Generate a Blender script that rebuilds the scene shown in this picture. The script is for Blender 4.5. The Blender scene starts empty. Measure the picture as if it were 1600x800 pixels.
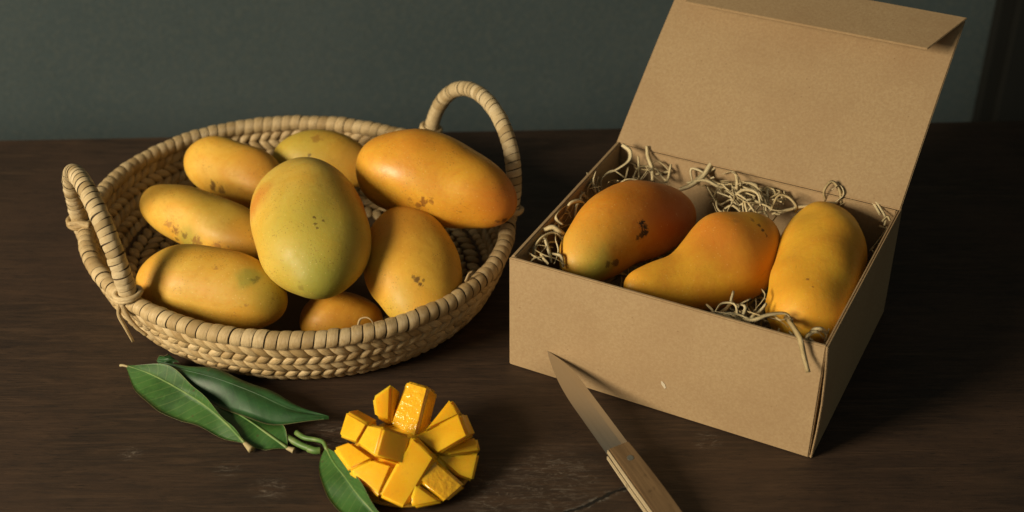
import bpy, bmesh, math, random
from mathutils import Vector, Matrix, noise
random.seed(7)
R = math.radians
S = bpy.context.scene
COL = S.collection

# ------------------------------------------------------------------ camera
F, PITCH, HC = 2190.0, R(33.45), 0.722          # focal length in photo pixels (1600 wide)
cd = bpy.data.cameras.new('camera'); cam = bpy.data.objects.new('camera', cd); COL.objects.link(cam)
cam.location = (0, 0, HC); cam.rotation_euler = (R(90) - PITCH, 0, 0)
cd.sensor_width = 36; cd.lens = 36 * F / 1600; cd.clip_start = 0.02; cd.clip_end = 50
cd.dof.use_dof = True; cd.dof.focus_distance = 1.13; cd.dof.aperture_fstop = 5.0
S.camera = cam

# ------------------------------------------------------------------ world, light, exposure
W = bpy.data.worlds.new('World'); S.world = W; W.use_nodes = True
W.node_tree.nodes['Background'].inputs['Color'].default_value = (0.90, 0.97, 0.84, 1)
W.node_tree.nodes['Background'].inputs['Strength'].default_value = 0.10
ld = bpy.data.lights.new('window_light', 'AREA'); ld.shape = 'RECTANGLE'; ld.size = 0.80; ld.size_y = 0.80
ld.energy = 90; ld.color = (1.0, 0.87, 0.64)
lo = bpy.data.objects.new('window_light', ld); COL.objects.link(lo)
lo.location = (-2.00, -0.26, 1.02)
lo.rotation_euler = (Vector((0.02, 1.02, 0.05)) - lo.location).to_track_quat('-Z', 'Y').to_euler()
S.view_settings.view_transform = 'Standard'; S.view_settings.look = 'None'
S.view_settings.exposure = 0.0; S.view_settings.gamma = 1.0
S.render.engine = 'CYCLES'
S.cycles.max_bounces = 6; S.cycles.diffuse_bounces = 2

# ------------------------------------------------------------------ helpers
FW = Vector((0, math.cos(PITCH), -math.sin(PITCH))); UP = Vector((0, math.sin(PITCH), math.cos(PITCH))); RT = Vector((1, 0, 0))
CAM = Vector((0, 0, HC))
def ray(u, v): return (FW + RT * ((u - 800) / F) - UP * ((v - 400) / F)).normalized()
def at(u, v, z=0.0):
    d = ray(u, v); return CAM + d * ((z - HC) / d.z)
def on_plane(u, v, p, n):
    d = ray(u, v); return CAM + d * ((p - CAM).dot(n) / d.dot(n))
def pixel_size(p): return (p - CAM).dot(FW) / F

def link(o, parent=None):
    COL.objects.link(o)
    if parent: o.parent = parent
    return o
def mesh(name, vs, fs, mat=None, smooth=True, uvs=None):
    me = bpy.data.meshes.new(name); me.from_pydata([tuple(v) for v in vs], [], fs); me.update()
    if smooth: me.polygons.foreach_set('use_smooth', [True] * len(me.polygons))
    if uvs:
        ul = me.uv_layers.new(name='UVMap')
        for lp in me.loops: ul.data[lp.index].uv = uvs[lp.vertex_index]
    if mat: me.materials.append(mat)
    return me
def obj(name, me, parent=None): return link(bpy.data.objects.new(name, me), parent)
def from_bm(name, bm, mat, parent=None, smooth=False):
    bmesh.ops.recalc_face_normals(bm, faces=bm.faces[:])
    me = bpy.data.meshes.new(name); bm.to_mesh(me); bm.free()
    if smooth: me.polygons.foreach_set('use_smooth', [True] * len(me.polygons))
    if mat: me.materials.append(mat)
    return obj(name, me, parent)
def thing(name, label, cat, loc=(0, 0, 0), group=None):
    o = bpy.data.objects.new(name, None); COL.objects.link(o); o.location = loc; o.empty_display_size = 0.02
    return tag(o, label, cat, group)
def tag(o, label, cat, group=None, kind=None):
    o['label'] = label; o['category'] = cat
    if group: o['group'] = group
    if kind: o['kind'] = kind
    return o
def adopt(o, root):                      # parent while keeping the world place (root is unrotated)
    o.parent = root; o.location = o.location - root.location
    return o
def smoothpath(pts, n):
    """Catmull-Rom through pts, n samples"""
    P = [Vector(p) for p in pts]; P = [P[0] * 2 - P[1]] + P + [P[-1] * 2 - P[-2]]
    m = len(P) - 3; out = []
    for i in range(n):
        t = i / (n - 1) * m; k = min(int(t), m - 1); f = t - k
        a, b, c, d = P[k:k + 4]
        out.append(0.5 * ((2 * b) + (c - a) * f + (2 * a - 5 * b + 4 * c - d) * f * f + (3 * b - a - 3 * c + d) * f ** 3))
    return out
def interp(ctrl, t):
    for (a, va), (b, vb) in zip(ctrl, ctrl[1:]):
        if t <= b:
            f = (t - a) / max(b - a, 1e-9); f = f * f * (3 - 2 * f); return va + (vb - va) * f
    return ctrl[-1][1]
def tube(path, rad, seg=10, flat=1.0, cap=True, side=None):
    """tube round a path; rad is number or f(t); returns verts, faces, uvs"""
    vs, fs, uv = [], [], []; n = len(path); prev = side
    for i, p in enumerate(path):
        t = (path[min(i + 1, n - 1)] - path[max(i - 1, 0)]).normalized()
        if prev is None: prev = t.orthogonal()
        a = (prev - t * prev.dot(t)).normalized(); prev = a; b = t.cross(a)
        r = rad(i / (n - 1)) if callable(rad) else rad
        for k in range(seg):
            q = 2 * math.pi * k / seg
            vs.append(p + a * (math.cos(q) * r) + b * (math.sin(q) * r * flat)); uv.append((i / (n - 1), k / seg))
    for i in range(n - 1):
        for k in range(seg):
            k2 = (k + 1) % seg
            fs.append((i * seg + k, i * seg + k2, (i + 1) * seg + k2, (i + 1) * seg + k))
    if cap: fs.append(tuple(range(seg))[::-1]); fs.append(tuple((n - 1) * seg + k for k in range(seg)))
    return vs, fs, uv

# ------------------------------------------------------------------ material helpers
class NT:
    def __init__(s, name, **kw):
        s.m = bpy.data.materials.new(name); s.m.use_nodes = True; s.t = s.m.node_tree
        s.b = s.t.nodes['Principled BSDF']
        for k, v in kw.items(): s.set(k, v)
    def set(s, k, v):
        k = k.replace('_', ' '); i = s.b.inputs[k]
        if hasattr(v, 'is_output') or isinstance(v, bpy.types.NodeSocket): s.t.links.new(v, i)
        else: i.default_value = v if not (isinstance(v, tuple) and len(v) == 3 and i.type == 'RGBA') else (*v, 1)
    def n(s, typ, **ins):
        nd = s.t.nodes.new(typ)
        for k, v in ins.items():
            if k.startswith('_'): setattr(nd, k[1:], v); continue
            key = int(k[1:]) if k[0] == 'i' and k[1:].isdigit() else k.replace('_', ' ')
            i = nd.inputs[key]
            if isinstance(v, bpy.types.NodeSocket): s.t.links.new(v, i)
            else: i.default_value = v if not (isinstance(v, tuple) and len(v) == 3 and i.type == 'RGBA') else (*v, 1)
        return nd
    def coord(s, which='Object'): return s.n('ShaderNodeTexCoord').outputs[which]
    def mapping(s, vec, scale=(1, 1, 1), loc=(0, 0, 0), rot=(0, 0, 0)):
        return s.n('ShaderNodeMapping', Vector=vec, Scale=scale, Location=loc, Rotation=rot).outputs[0]
    def noise(s, vec, scale, detail=4, rough=.55, dist=0, out='Fac'):
        return s.n('ShaderNodeTexNoise', Vector=vec, Scale=scale, Detail=detail, Roughness=rough, Distortion=dist).outputs[out]
    def ramp(s, fac, stops):
        nd = s.n('ShaderNodeValToRGB', Fac=fac); e = nd.color_ramp.elements
        while len(e) < len(stops): e.new(0.5)
        for i, (p, c) in enumerate(stops):
            e[i].position = p; e[i].color = (*c, 1) if isinstance(c, tuple) else (c, c, c, 1)
        return nd.outputs[0]
    def mix(s, fac, a, b, mode='MIX'):
        nd = s.n('ShaderNodeMix', _data_type='RGBA', _blend_type=mode)
        for i, v in ((0, fac), (6, a), (7, b)):
            if isinstance(v, bpy.types.NodeSocket): s.t.links.new(v, nd.inputs[i])
            else: nd.inputs[i].default_value = (*v, 1) if isinstance(v, tuple) and len(v) == 3 else v
        return nd.outputs[2]
    def math(s, op, a, b=0.0, clamp=False):
        return s.n('ShaderNodeMath', _operation=op, _use_clamp=clamp, i0=a, i1=b).outputs[0]
    def mr(s, v, a, b, c=0.0, d=1.0):
        return s.n('ShaderNodeMapRange', _interpolation_type='SMOOTHSTEP', i0=v, i1=a, i2=b, i3=c, i4=d).outputs[0]
    def sep(s, v): return s.n('ShaderNodeSeparateXYZ', i0=v).outputs
    def dist(s, v, p):
        return s.n('ShaderNodeVectorMath', _operation='DISTANCE', i0=v, i1=p).outputs['Value']
    def bump(s, h, strength=.3, d=.001):
        s.t.links.new(s.n('ShaderNodeBump', Strength=strength, Distance=d, Height=h).outputs[0], s.b.inputs['Normal'])

# ------------------------------------------------------------------ materials of the setting
def mat_table():
    m = NT('dark_worn_wood'); co = m.coord()
    rot = (0, 0, R(-5))
    g1 = m.noise(m.mapping(co, (3.0, 26, 1), rot=rot), 4.0, 9, .70, 1.2)
    g2 = m.noise(m.mapping(co, (9, 210, 1), rot=rot), 2.6, 5, .7, .3)
    g3 = m.noise(co, 5.5, 5, .6)
    base = m.ramp(g1, [(.25, (.014, .0078, .0048)), (.46, (.035, .0195, .0110)), (.60, (.057, .0325, .0185)), (.78, (.088, .0520, .0300))])
    base = m.mix(m.mr(g2, .42, .62, 0, .5), base, (.016, .010, .007))
    base = m.mix(m.mr(g3, .42, .66, 0, .55), base, (.066, .035, .0195))
    # pores
    p = m.noise(m.mapping(co, (40, 420, 1), rot=rot), 2, 2, .5)
    base = m.mix(m.mr(p, .60, .72, 0, .8), base, (.007, .005, .004))
    # pale scuffs in a few worn places
    sc = m.noise(m.mapping(co, (16, 60, 1), rot=(0, 0, R(-14))), 3.0, 12, .85, 2.2)
    scm = m.mr(sc, .50, .64)
    spots = None
    for (u, v, r) in ((830, 770, .055), (760, 775, .03), (355, 735, .014), (420, 765, .02), (560, 540, .02), (205, 708, .012), (520, 680, .028), (1105, 690, .015), (860, 745, .05)):
        pt = at(u, v); s1 = m.mr(m.dist(co, tuple(pt)), r, r * .25)
        spots = s1 if spots is None else m.math('MAXIMUM', spots, s1)
    base = m.mix(m.math('MULTIPLY', m.math('MULTIPLY', scm, spots), .75), base, (.22, .18, .14))
    wide = m.mr(m.noise(m.mapping(co, (12, 90, 1), rot=rot), 4.1, 9, .8, 1.0), .60, .78, 0, .32)
    base = m.mix(wide, base, (.16, .125, .095))
    ca, cb = at(872, 808), at(992, 756); cm_ = (ca + cb) / 2; ang = math.atan2(cb.y - ca.y, cb.x - ca.x)
    lc = m.mapping(co, loc=tuple(-(Matrix.Rotation(-ang, 3, 'Z') @ cm_)), rot=(0, 0, -ang)); sx = m.sep(lc)
    wv = m.math('MULTIPLY', m.math('SUBTRACT', m.noise(co, 60, 4, .6), .5), .010)
    dc = m.math('ABSOLUTE', m.math('ADD', sx[1], wv)); inl = m.mr(m.math('ABSOLUTE', sx[0]), (cb - ca).length * .55, (cb - ca).length * .40)
    pale = m.math('MULTIPLY', m.mr(dc, .0045, .0015), m.math('MULTIPLY', inl, m.mr(m.noise(co, 190, 4, .7), .45, .62)))
    crack = m.math('MULTIPLY', m.mr(dc, .0018, .0008), inl)
    base = m.mix(m.math('MULTIPLY', pale, .6), base, (.20, .18, .15)); base = m.mix(crack, base, (.006, .005, .004))
    m.set('Base Color', base)
    m.set('Roughness', m.mr(g1, .2, .8, .66, .54)); m.set('Specular IOR Level', .42)
    m.bump(m.math('SUBTRACT', m.math('ADD', m.math('MULTIPLY', g1, .5), m.math('MULTIPLY', g2, .5)), m.math('MULTIPLY', crack, 1.5)), .55, .0015)
    return m.m
def mat_wall():
    m = NT('painted_plaster', Roughness=.9); co = m.coord()
    n = m.noise(co, 3, 6, .6); n2 = m.noise(co, 140, 3, .6)
    c = m.mix(m.mr(n, .3, .7), (.050, .067, .070), (.061, .078, .080))
    c = m.mix(m.mr(n2, .42, .68, 0, .5), c, (.078, .088, .080)); c = m.mix(m.mr(m.noise(co, 420, 2, .5), .45, .7, 0, .45), c, (.036, .046, .046))
    m.set('Base Color', c); m.set('Specular IOR Level', .15); m.bump(n2, .25, .002)
    return m.m
M = {}
M['table'] = mat_table(); M['wall'] = mat_wall()
def mat_post():
    m = NT('dark_streaked_surface', Roughness=.7); co = m.coord()
    n = m.noise(m.mapping(co, (30, 30, 2)), 2, 5, .6)
    m.set('Base Color', m.ramp(n, [(.3, (.0075, .0075, .006)), (.8, (.011, .0105, .0085))])); m.set('Specular IOR Level', .2)
    return m.m
M['post'] = mat_post()

# ------------------------------------------------------------------ setting: table, wall, dark upright
EDGE_A, EDGE_B = at(0, 217), at(1500, 188)
ed = (EDGE_B - EDGE_A).normalized()
L, Rr = EDGE_A - ed * 1.6, EDGE_A + ed * 2.8
bm = bmesh.new()
ring = [(L.x, -.25), (Rr.x, -.25), (Rr.x, Rr.y), (L.x, L.y)]
bot = [bm.verts.new((x, y, -.04)) for x, y in ring]; top = [bm.verts.new((x, y, 0)) for x, y in ring]
bm.faces.new(bot[::-1]); bm.faces.new(top)
for i in range(4): bm.faces.new((bot[i], bot[(i + 1) % 4], top[(i + 1) % 4], top[i]))
bmesh.ops.bevel(bm, geom=[e for e in bm.edges if all(v.co.z > -.001 for v in e.verts)], offset=.004, segments=3, affect='EDGES')
o = from_bm('table_top', bm, M['table']); o['kind'] = 'structure'; o['label'] = 'dark worn brown wooden table top under everything'

wn = Vector((-ed.y, ed.x, 0)).normalized()
WP = EDGE_A + wn * .34
def wall_pt(t, z, off=0): p = WP + ed * t - wn * off; return (p.x, p.y, z)
bm = bmesh.new()
vv = [bm.verts.new(wall_pt(t, z, off)) for off in (0, -.1) for t, z in ((-2.5, -.8), (3.5, -.8), (3.5, 1.8), (-2.5, 1.8))]
bm.faces.new(vv[:4]); bm.faces.new(vv[4:][::-1])
for i in range(4): bm.faces.new((vv[i], vv[(i + 1) % 4], vv[4 + (i + 1) % 4], vv[4 + i]))
o = from_bm('back_wall', bm, M['wall']); o['kind'] = 'structure'; o['label'] = 'grey green painted wall behind the table'
# plain near-black upright slab standing against the wall at far right
pe = on_plane(1556, 100, Vector(wall_pt(0, 0, .06)), wn)
t0 = (pe - Vector(wall_pt(0, 0, .06))).dot(ed)
bm = bmesh.new()
vv = [bm.verts.new(wall_pt(t, z, off)) for off in (.06, .001) for t, z in ((t0, -.8), (t0 + .35, -.8), (t0 + .35, 1.8), (t0, 1.8))]
bm.faces.new(vv[:4]); bm.faces.new(vv[4:][::-1])
for i in range(4): bm.faces.new((vv[i], vv[(i + 1) % 4], vv[4 + (i + 1) % 4], vv[4 + i]))
bmesh.ops.bevel(bm, geom=bm.edges[:], offset=.018, segments=4, affect='EDGES')
o = from_bm('dark_upright', bm, M['post']); o['kind'] = 'structure'; o['label'] = 'dark upright at the right end of the wall'

# ------------------------------------------------------------------ straw materials
def mat_straw(name, dark, mid, light, gain=1.0):
    m = NT(name, Roughness=.40); uv = m.coord('UV')
    oi = m.n('ShaderNodeObjectInfo').outputs['Random']; isl = m.n('ShaderNodeNewGeometry').outputs['Random Per Island']
    rnd = m.math('FRACT', m.math('ADD', m.math('MULTIPLY', oi, 7.13), isl))
    off = m.n('ShaderNodeCombineXYZ', X=m.math('MULTIPLY', rnd, 37.0), Y=m.math('MULTIPLY', rnd, 91.0)).outputs[0]
    v = m.n('ShaderNodeVectorMath', _operation='ADD', i0=uv, i1=off).outputs[0]
    f = m.noise(m.mapping(v, (1.6, 34, 1)), 1.0, 6, .7, .4)
    blot = m.noise(m.mapping(v, (2, 3, 1)), 1.3, 3, .5)
    c = m.ramp(f, [(.28, dark), (.48, mid), (.72, light)])
    c = m.mix(m.mr(rnd, .60, 1, 0, .75), c, tuple(x * k_ for x, k_ in zip(mid, (.62, .56, .46))))
    c = m.mix(m.mr(rnd, .4, 0, 0, .45), c, light)
    c = m.mix(m.mr(blot, .52, .75, 0, .5), c, tuple(a * b for a, b in zip(mid, (.72, .58, .42))))
    m.set('Base Color', c); m.set('Specular IOR Level', .4); m.bump(f, .8, .0009)
    return m.m
M['straw'] = mat_straw('palm_straw', (.25, .150, .060), (.55, .390, .190), (.74, .57, .33))
M['handle_straw'] = mat_straw('handle_straw', (.36, .25, .12), (.60, .45, .24), (.76, .60, .37))
M['shred'] = mat_straw('shredded_straw', (.56, .41, .19), (.78, .62, .34), (.88, .75, .48))
m = NT('basket_core', Roughness=.8); m.set('Base Color', (.085, .050, .022)); M['core'] = m.m

# ------------------------------------------------------------------ woven basket
BC = Vector((-.1925, 1.076, 0)); RIM_Z, RIM_MIN = .0555, .0074
A0, A2, B2, A1, B1 = .1815, 0.0, 0.0, 0.0, 0.0
def rad(th): return RIM_R(th)
_rim = [(130, 368), (160, 300), (207, 262), (264, 232), (332, 209), (401, 196), (480, 192), (560, 198), (640, 214), (789, 350), (777, 398), (734, 450), (678, 490), (600, 520), (510, 533), (400, 525), (302, 505), (226, 482), (160, 440)]
def fit_rim():
    # least squares of r(th) = a + b cos2th + c sin2th + d cos th + e sin th (normal equations)
    rows, rhs = [], []
    for u, v in _rim:
        p = at(u, v, RIM_Z) - BC; th = math.atan2(p.y, p.x)
        rows.append([1, math.cos(2 * th), math.sin(2 * th), math.cos(th), math.sin(th)]); rhs.append(math.hypot(p.x, p.y))
    n = 5; A = [[sum(r[i] * r[j] for r in rows) for j in range(n)] + [sum(r[i] * y for r, y in zip(rows, rhs))] for i in range(n)]
    for i in range(n):
        p = A[i][i]; A[i] = [x / p for x in A[i]]
        for j in range(n):
            if j != i: f = A[j][i]; A[j] = [x - f * y for x, y in zip(A[j], A[i])]
    return [A[i][n] for i in range(n)]
_c = fit_rim()
def RIM_R(th): return _c[0] + _c[1] * math.cos(2 * th) + _c[2] * math.sin(2 * th) + _c[3] * math.cos(th) + _c[4] * math.sin(th)
def ring_frame(th, dR, z):
    def P(t): r = RIM_R(t) + dR; return BC + Vector((math.cos(t) * r, math.sin(t) * r, z))
    p = P(th); tx = (P(th + .01) - P(th - .01)).normalized(); out = Vector((tx.y, -tx.x, 0))
    return p, tx, out
def ring_angles(dR, n):                     # equal arc lengths round the oval
    N = 720; acc = [0]
    pts = [ring_frame(2 * math.pi * i / N, dR, 0)[0] for i in range(N + 1)]
    for a, b in zip(pts, pts[1:]): acc.append(acc[-1] + (b - a).length)
    res = []; k = 0
    for i in range(n):
        s = acc[-1] * i / n
        while acc[k + 1] < s: k += 1
        res.append(2 * math.pi * (k + (s - acc[k]) / (acc[k + 1] - acc[k])) / N)
    return res, acc[-1] / n

basket = thing('woven_basket', 'round shallow woven straw basket with two wrapped loop handles, heaped with mangoes', 'basket', BC)
# body: thin liner under the weave plus floor
rows = [(-.0002, .050), (-.001, .0445), (-.004, .0345), (-.0076, .0248), (-.0118, .0158), (-.0185, .0070), (-.03, .0045), (-.06, .004), (-.12, .0035)]
vs, fs = [], []; NS = 96
for side in (0, 1):
    for dR, z in rows:
        for i in range(NS):
            p, tx, out = ring_frame(2 * math.pi * i / NS, dR + (-.0004 if side else .0004), z + (.0004 if side else -.0004)); vs.append(p - BC)
    b = side * len(rows) * NS
    for j in range(len(rows) - 1):
        for i in range(NS):
            i2 = (i + 1) % NS; f = (b + j * NS + i, b + j * NS + i2, b + (j + 1) * NS + i2, b + (j + 1) * NS + i)
            fs.append(f if side else f[::-1])
    f = tuple(b + (len(rows) - 1) * NS + i for i in range(NS)); fs.append(f if side else f[::-1])
nr = len(rows) * NS
for i in range(NS): fs.append((i, (i + 1) % NS, nr + (i + 1) % NS, nr + i))
obj('basket_body', mesh('basket_body', vs, fs, M['core']), basket)

def strand_mesh(length, width, thick, seg=10, n=9, mat=None, curl=0.0):
    vs, fs, uv = [], [], []
    for i in range(n):
        t = i / (n - 1); x = (t - .5) * length
        r = (math.sin(math.pi * min(max(t, .02), .98)) ** .5); r = max(r, .14)
        for k in range(seg):
            q = 2 * math.pi * k / seg; cy, cz = math.cos(q), math.sin(q)
            cy = math.copysign(abs(cy) ** .65, cy); cz = math.copysign(abs(cz) ** .7, cz)
            vs.append(Vector((x, cy * width / 2 * r, cz * thick / 2 * r + curl * math.sin(math.pi * t)))); uv.append((t * 2, k / seg))
    for i in range(n - 1):
        for k in range(seg): k2 = (k + 1) % seg; fs.append((i * seg + k, i * seg + k2, (i + 1) * seg + k2, (i + 1) * seg + k))
    fs.append(tuple(range(seg))[::-1]); fs.append(tuple((n - 1) * seg + k for k in range(seg)))
    return vs, fs, uv
def wrap_mesh(r, width, skew, seg=24, n=6, ph=0.0, bulge=.13):
    """a band wound once round a coil whose axis is local X; it climbs by skew, its ends tucked underneath"""
    vs, fs, uv = [], [], []
    for k in range(seg + 1):
        u = k / seg; q = -math.pi / 2 + ph + 2 * math.pi * u
        for i in range(n):
            t = i / (n - 1); b = math.sin(math.pi * (.04 + .92 * t)) ** .4
            x = (t - .5) * width + skew * (u * 2 - 1)
            rr = r * (.90 + bulge * b) + r * .015 * math.sin(3 * q)
            vs.append(Vector((x, math.cos(q) * rr, math.sin(q) * rr))); uv.append((u * 3, t))
    for k in range(seg):
        for i in range(n - 1): fs.append((k * n + i, k * n + i + 1, (k + 1) * n + i + 1, (k + 1) * n + i))
    return vs, fs, uv

def frame_matrix(p, x, y, z): return Matrix(((x.x, y.x, z.x, p.x), (x.y, y.y, z.y, p.y), (x.z, y.z, z.z, p.z), (0, 0, 0, 1)))
ths, pitch = ring_angles(0, 124)
wraps = []
for k in range(5):
    vs, fs, uv = wrap_mesh(RIM_MIN * (1 + .04 * (k - 2) / 2), pitch * (.925 + .012 * (k % 2)), .0036 + .0004 * (k % 3))
    wraps.append(mesh('rim_wrap', vs, fs, M['straw'], uvs=uv))
# coil hidden beneath the wraps
vs, fs = [], []
for i in range(96):
    p, tx, out = ring_frame(2 * math.pi * i / 96, 0, RIM_Z)
    for k in range(10):
        q = 2 * math.pi * k / 10; vs.append(p - BC + out * (math.cos(q) * RIM_MIN * .86) + Vector((0, 0, math.sin(q) * RIM_MIN * .86)))
for i in range(96):
    for k in range(10): fs.append((i * 10 + k, i * 10 + (k + 1) % 10, ((i + 1) % 96) * 10 + (k + 1) % 10, ((i + 1) % 96) * 10 + k))
obj('rim_coil', mesh('rim_coil', vs, fs, M['core']), basket)
for i, th in enumerate(ths):
    p, tx, out = ring_frame(th, 0, RIM_Z)
    o = obj('rim_wrap', wraps[random.randrange(5)], basket)
    j = random.uniform(-.02, .02)
    x = (tx + out * j).normalized(); y = (out - tx * j).normalized()
    o.matrix_local = frame_matrix(p - BC + Vector((0, 0, random.uniform(-.0006, .0006))), x, y, Vector((0, 0, 1)))
# slanted strands of the plaits, row by row
strand_specs = []
def add_row(dR, z, n, slope, slant, length, width, thick):
    ths, pitch = ring_angles(dR, n)
    for th in ths:
        p, tx, out = ring_frame(th + random.uniform(-.002, .002), dR, z + random.uniform(-.0004, .0004))
        upv = (Vector((0, 0, 1)) * math.cos(slope) + out * math.sin(slope)).normalized(); nrm = tx.cross(upv).normalized()
        if nrm.dot(out) < 0: nrm = -nrm
        a = slant + random.uniform(-.08, .08)
        x = tx * math.cos(a) + upv * math.sin(a); y = nrm.cross(x)
        strand_specs.append((p, frame_matrix(p - BC, x, y, nrm), length, width, thick))
add_row(-.0010, .0440, 112, R(12), R(-36), .0205, .0090, .0086)
add_row(-.0040, .0342, 112, R(18), R(36), .0195, .0084, .0084)
add_row(-.0076, .0248, 112, R(22), R(-36), .0195, .0084, .0084)
add_row(-.0118, .0158, 112, R(27), R(36), .0190, .0084, .0084)
add_row(-.0172, .0074, 112, R(38), R(-36), .0185, .0084, .0075)
for k, dR in enumerate((-.031, -.044, -.057, -.070)):
    add_row(dR, .0062, int(84 - 6 * k), R(82), R(40 if k % 2 else -40), .0170, .0090, .006)
protos = {}
def strand_proto(spec, k):
    key = (spec[2], k)
    if key not in protos:
        f = (.94, 1.0, 1.07)[k]; vs, fs, uv = strand_mesh(spec[2] * f, spec[3] * f, spec[4], curl=0)
        protos[key] = mesh('plait_strand', vs, fs, M['straw'], uvs=uv)
    return protos[key]
def showing(spec):
    """how large a strand shows: front-facing outer or inner wall, not under the heap or hidden by the near rim"""
    p = spec[0]; s = 1.0 / (p - CAM).length ** 2; rel = (p - BC); z = p.z
    front = rel.y < 0
    if z < .012 and math.hypot(rel.x, rel.y) < RIM_R(math.atan2(rel.y, rel.x)) - .024: return 0
    if front or abs(rel.y) < .05: return s * (1.0 if z > .004 else .2)
    return s * (.9 if z > .03 else .25)
order = sorted(range(len(strand_specs)), key=lambda i: -showing(strand_specs[i]))
single = set(order[:296]); bvs, bfs, buv = [], [], []
for i, sp in enumerate(strand_specs):
    k = random.randrange(3)
    if i in single:
        o = obj('plait_strand', strand_proto(sp, k), basket); o.matrix_local = sp[1]
    else:
        vs, fs, uv = strand_mesh(sp[2], sp[3], sp[4], seg=8, n=6); b = len(bvs); r = (random.random() * 50, random.random() * 50)
        bvs += [sp[1] @ v for v in vs]; bfs += [tuple(b + q for q in f) for f in fs]; buv += [(a + r[0], c + r[1]) for a, c in uv]
o = obj('plait_weave', mesh('plait_weave', bvs, bfs, M['straw'], uvs=buv), basket); o['kind'] = 'stuff'

# handles: wrapped loops standing on the rim
def make_handle(a_px, b_px, apex_px, apex_h, rr, n_wrap):
    A, B = at(*a_px, RIM_Z + .002), at(*b_px, RIM_Z + .002); mid = (A + B) / 2
    T = at(apex_px[0], apex_px[1], RIM_Z + apex_h); av = T - mid
    path = []
    for i in range(61):
        t = math.pi * (-.03 + 1.06 * i / 60); c, s = math.cos(t), math.sin(t)
        path.append(mid + (A - mid) * c + av * (math.copysign(abs(s) ** .92, s)))
    acc = [0]
    for p, q in zip(path, path[1:]): acc.append(acc[-1] + (q - p).length)
    def P(s):
        s = min(max(s, 0), acc[-1] - 1e-6); k = 0
        while acc[k + 1] < s: k += 1
        return path[k].lerp(path[k + 1], (s - acc[k]) / (acc[k + 1] - acc[k]))
    h = bpy.data.objects.new('handle', None)
    vs, fs, uv = tube([p - BC for p in path], rr * .9, 10)
    me = mesh('handle', vs, fs, M['core'], uvs=uv)
    h = obj('handle', me, basket)
    w = acc[-1] / n_wrap; ms = []
    for k in range(4):
        v2, f2, u2 = wrap_mesh(rr * (1.0 + .012 * k), w * .965, .0022 + .0003 * k, ph=-1.6, bulge=.07)
        ms.append(mesh('handle_wrap', v2, f2, M['handle_straw'], uvs=u2))
    ref = (B - A).cross(av).normalized()
    for i in range(n_wrap):
        s = (i + .5) * w; p = P(s); x = (P(s + .002) - P(s - .002)).normalized()
        y = (ref - x * ref.dot(x)).normalized(); z = x.cross(y); j = random.uniform(-.12, .12)
        x = (x + y * j).normalized(); y = (y - x * y.dot(x)).normalized(); z = x.cross(y)
        o = obj('handle_wrap', ms[random.randrange(4)], h); o.matrix_local = frame_matrix(p - BC, x, y, z)
    # straw tie bound round the foot of each leg
    for foot, nxt in ((path[2], path[6]), (path[-3], path[-7])):
        ax = (nxt - foot).normalized(); a = ax.orthogonal().normalized(); b = ax.cross(a)
        loop = [foot - BC + ax * (.0035 + .0022 * math.sin(q * .5)) * 1.0 + a * math.cos(q) * rr * 1.32 + b * math.sin(q) * rr * 1.32 + ax * .0022 * (q / 6.28 - .9) for q in [2 * math.pi * k / 20 for k in range(39)]]
        vs, fs, uv = tube(loop, .0023, 7)
        obj('tie', mesh('tie', vs, fs, M['straw'], uvs=[(a_ * 6, b_) for a_, b_ in uv]), h)
    return h
hL = make_handle((203, 468), (128, 352), (127, 282), .084, .0080, 44)
hR = make_handle((672, 208), (797, 335), (757, 153), .080, .0072, 44)
# loose straw ends by the left handle, sticking knot, small loop on the rim
def loose(pts, r, name, flat=.55):
    path = smoothpath(pts, 14)
    vs, fs, uv = tube([p - BC for p in path], lambda t: r * (1 - .45 * t), 7, flat)
    obj(name, mesh(name, vs, fs, M['straw'], uvs=uv), basket)
loose([at(188, 470, .058), at(186, 492, .048), at(196, 512, .040), at(208, 534, .030)], .0026, 'loose_straw')
loose([at(190, 474, .058), at(200, 495, .048), at(214, 512, .040), at(230, 524, .033)], .0024, 'loose_straw')
loose([at(140, 352, .064), at(122, 349, .066), at(107, 350, .066)], .0036, 'loose_straw', .8)
loose([at(560, 508, .066), at(563, 499, .070), at(572, 496, .072), at(580, 500, .071), at(584, 508, .066)], .0014, 'loose_straw')
loose([at(728, 440, .062), at(733, 428, .068), at(738, 424, .070)], .0020, 'loose_straw')

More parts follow.
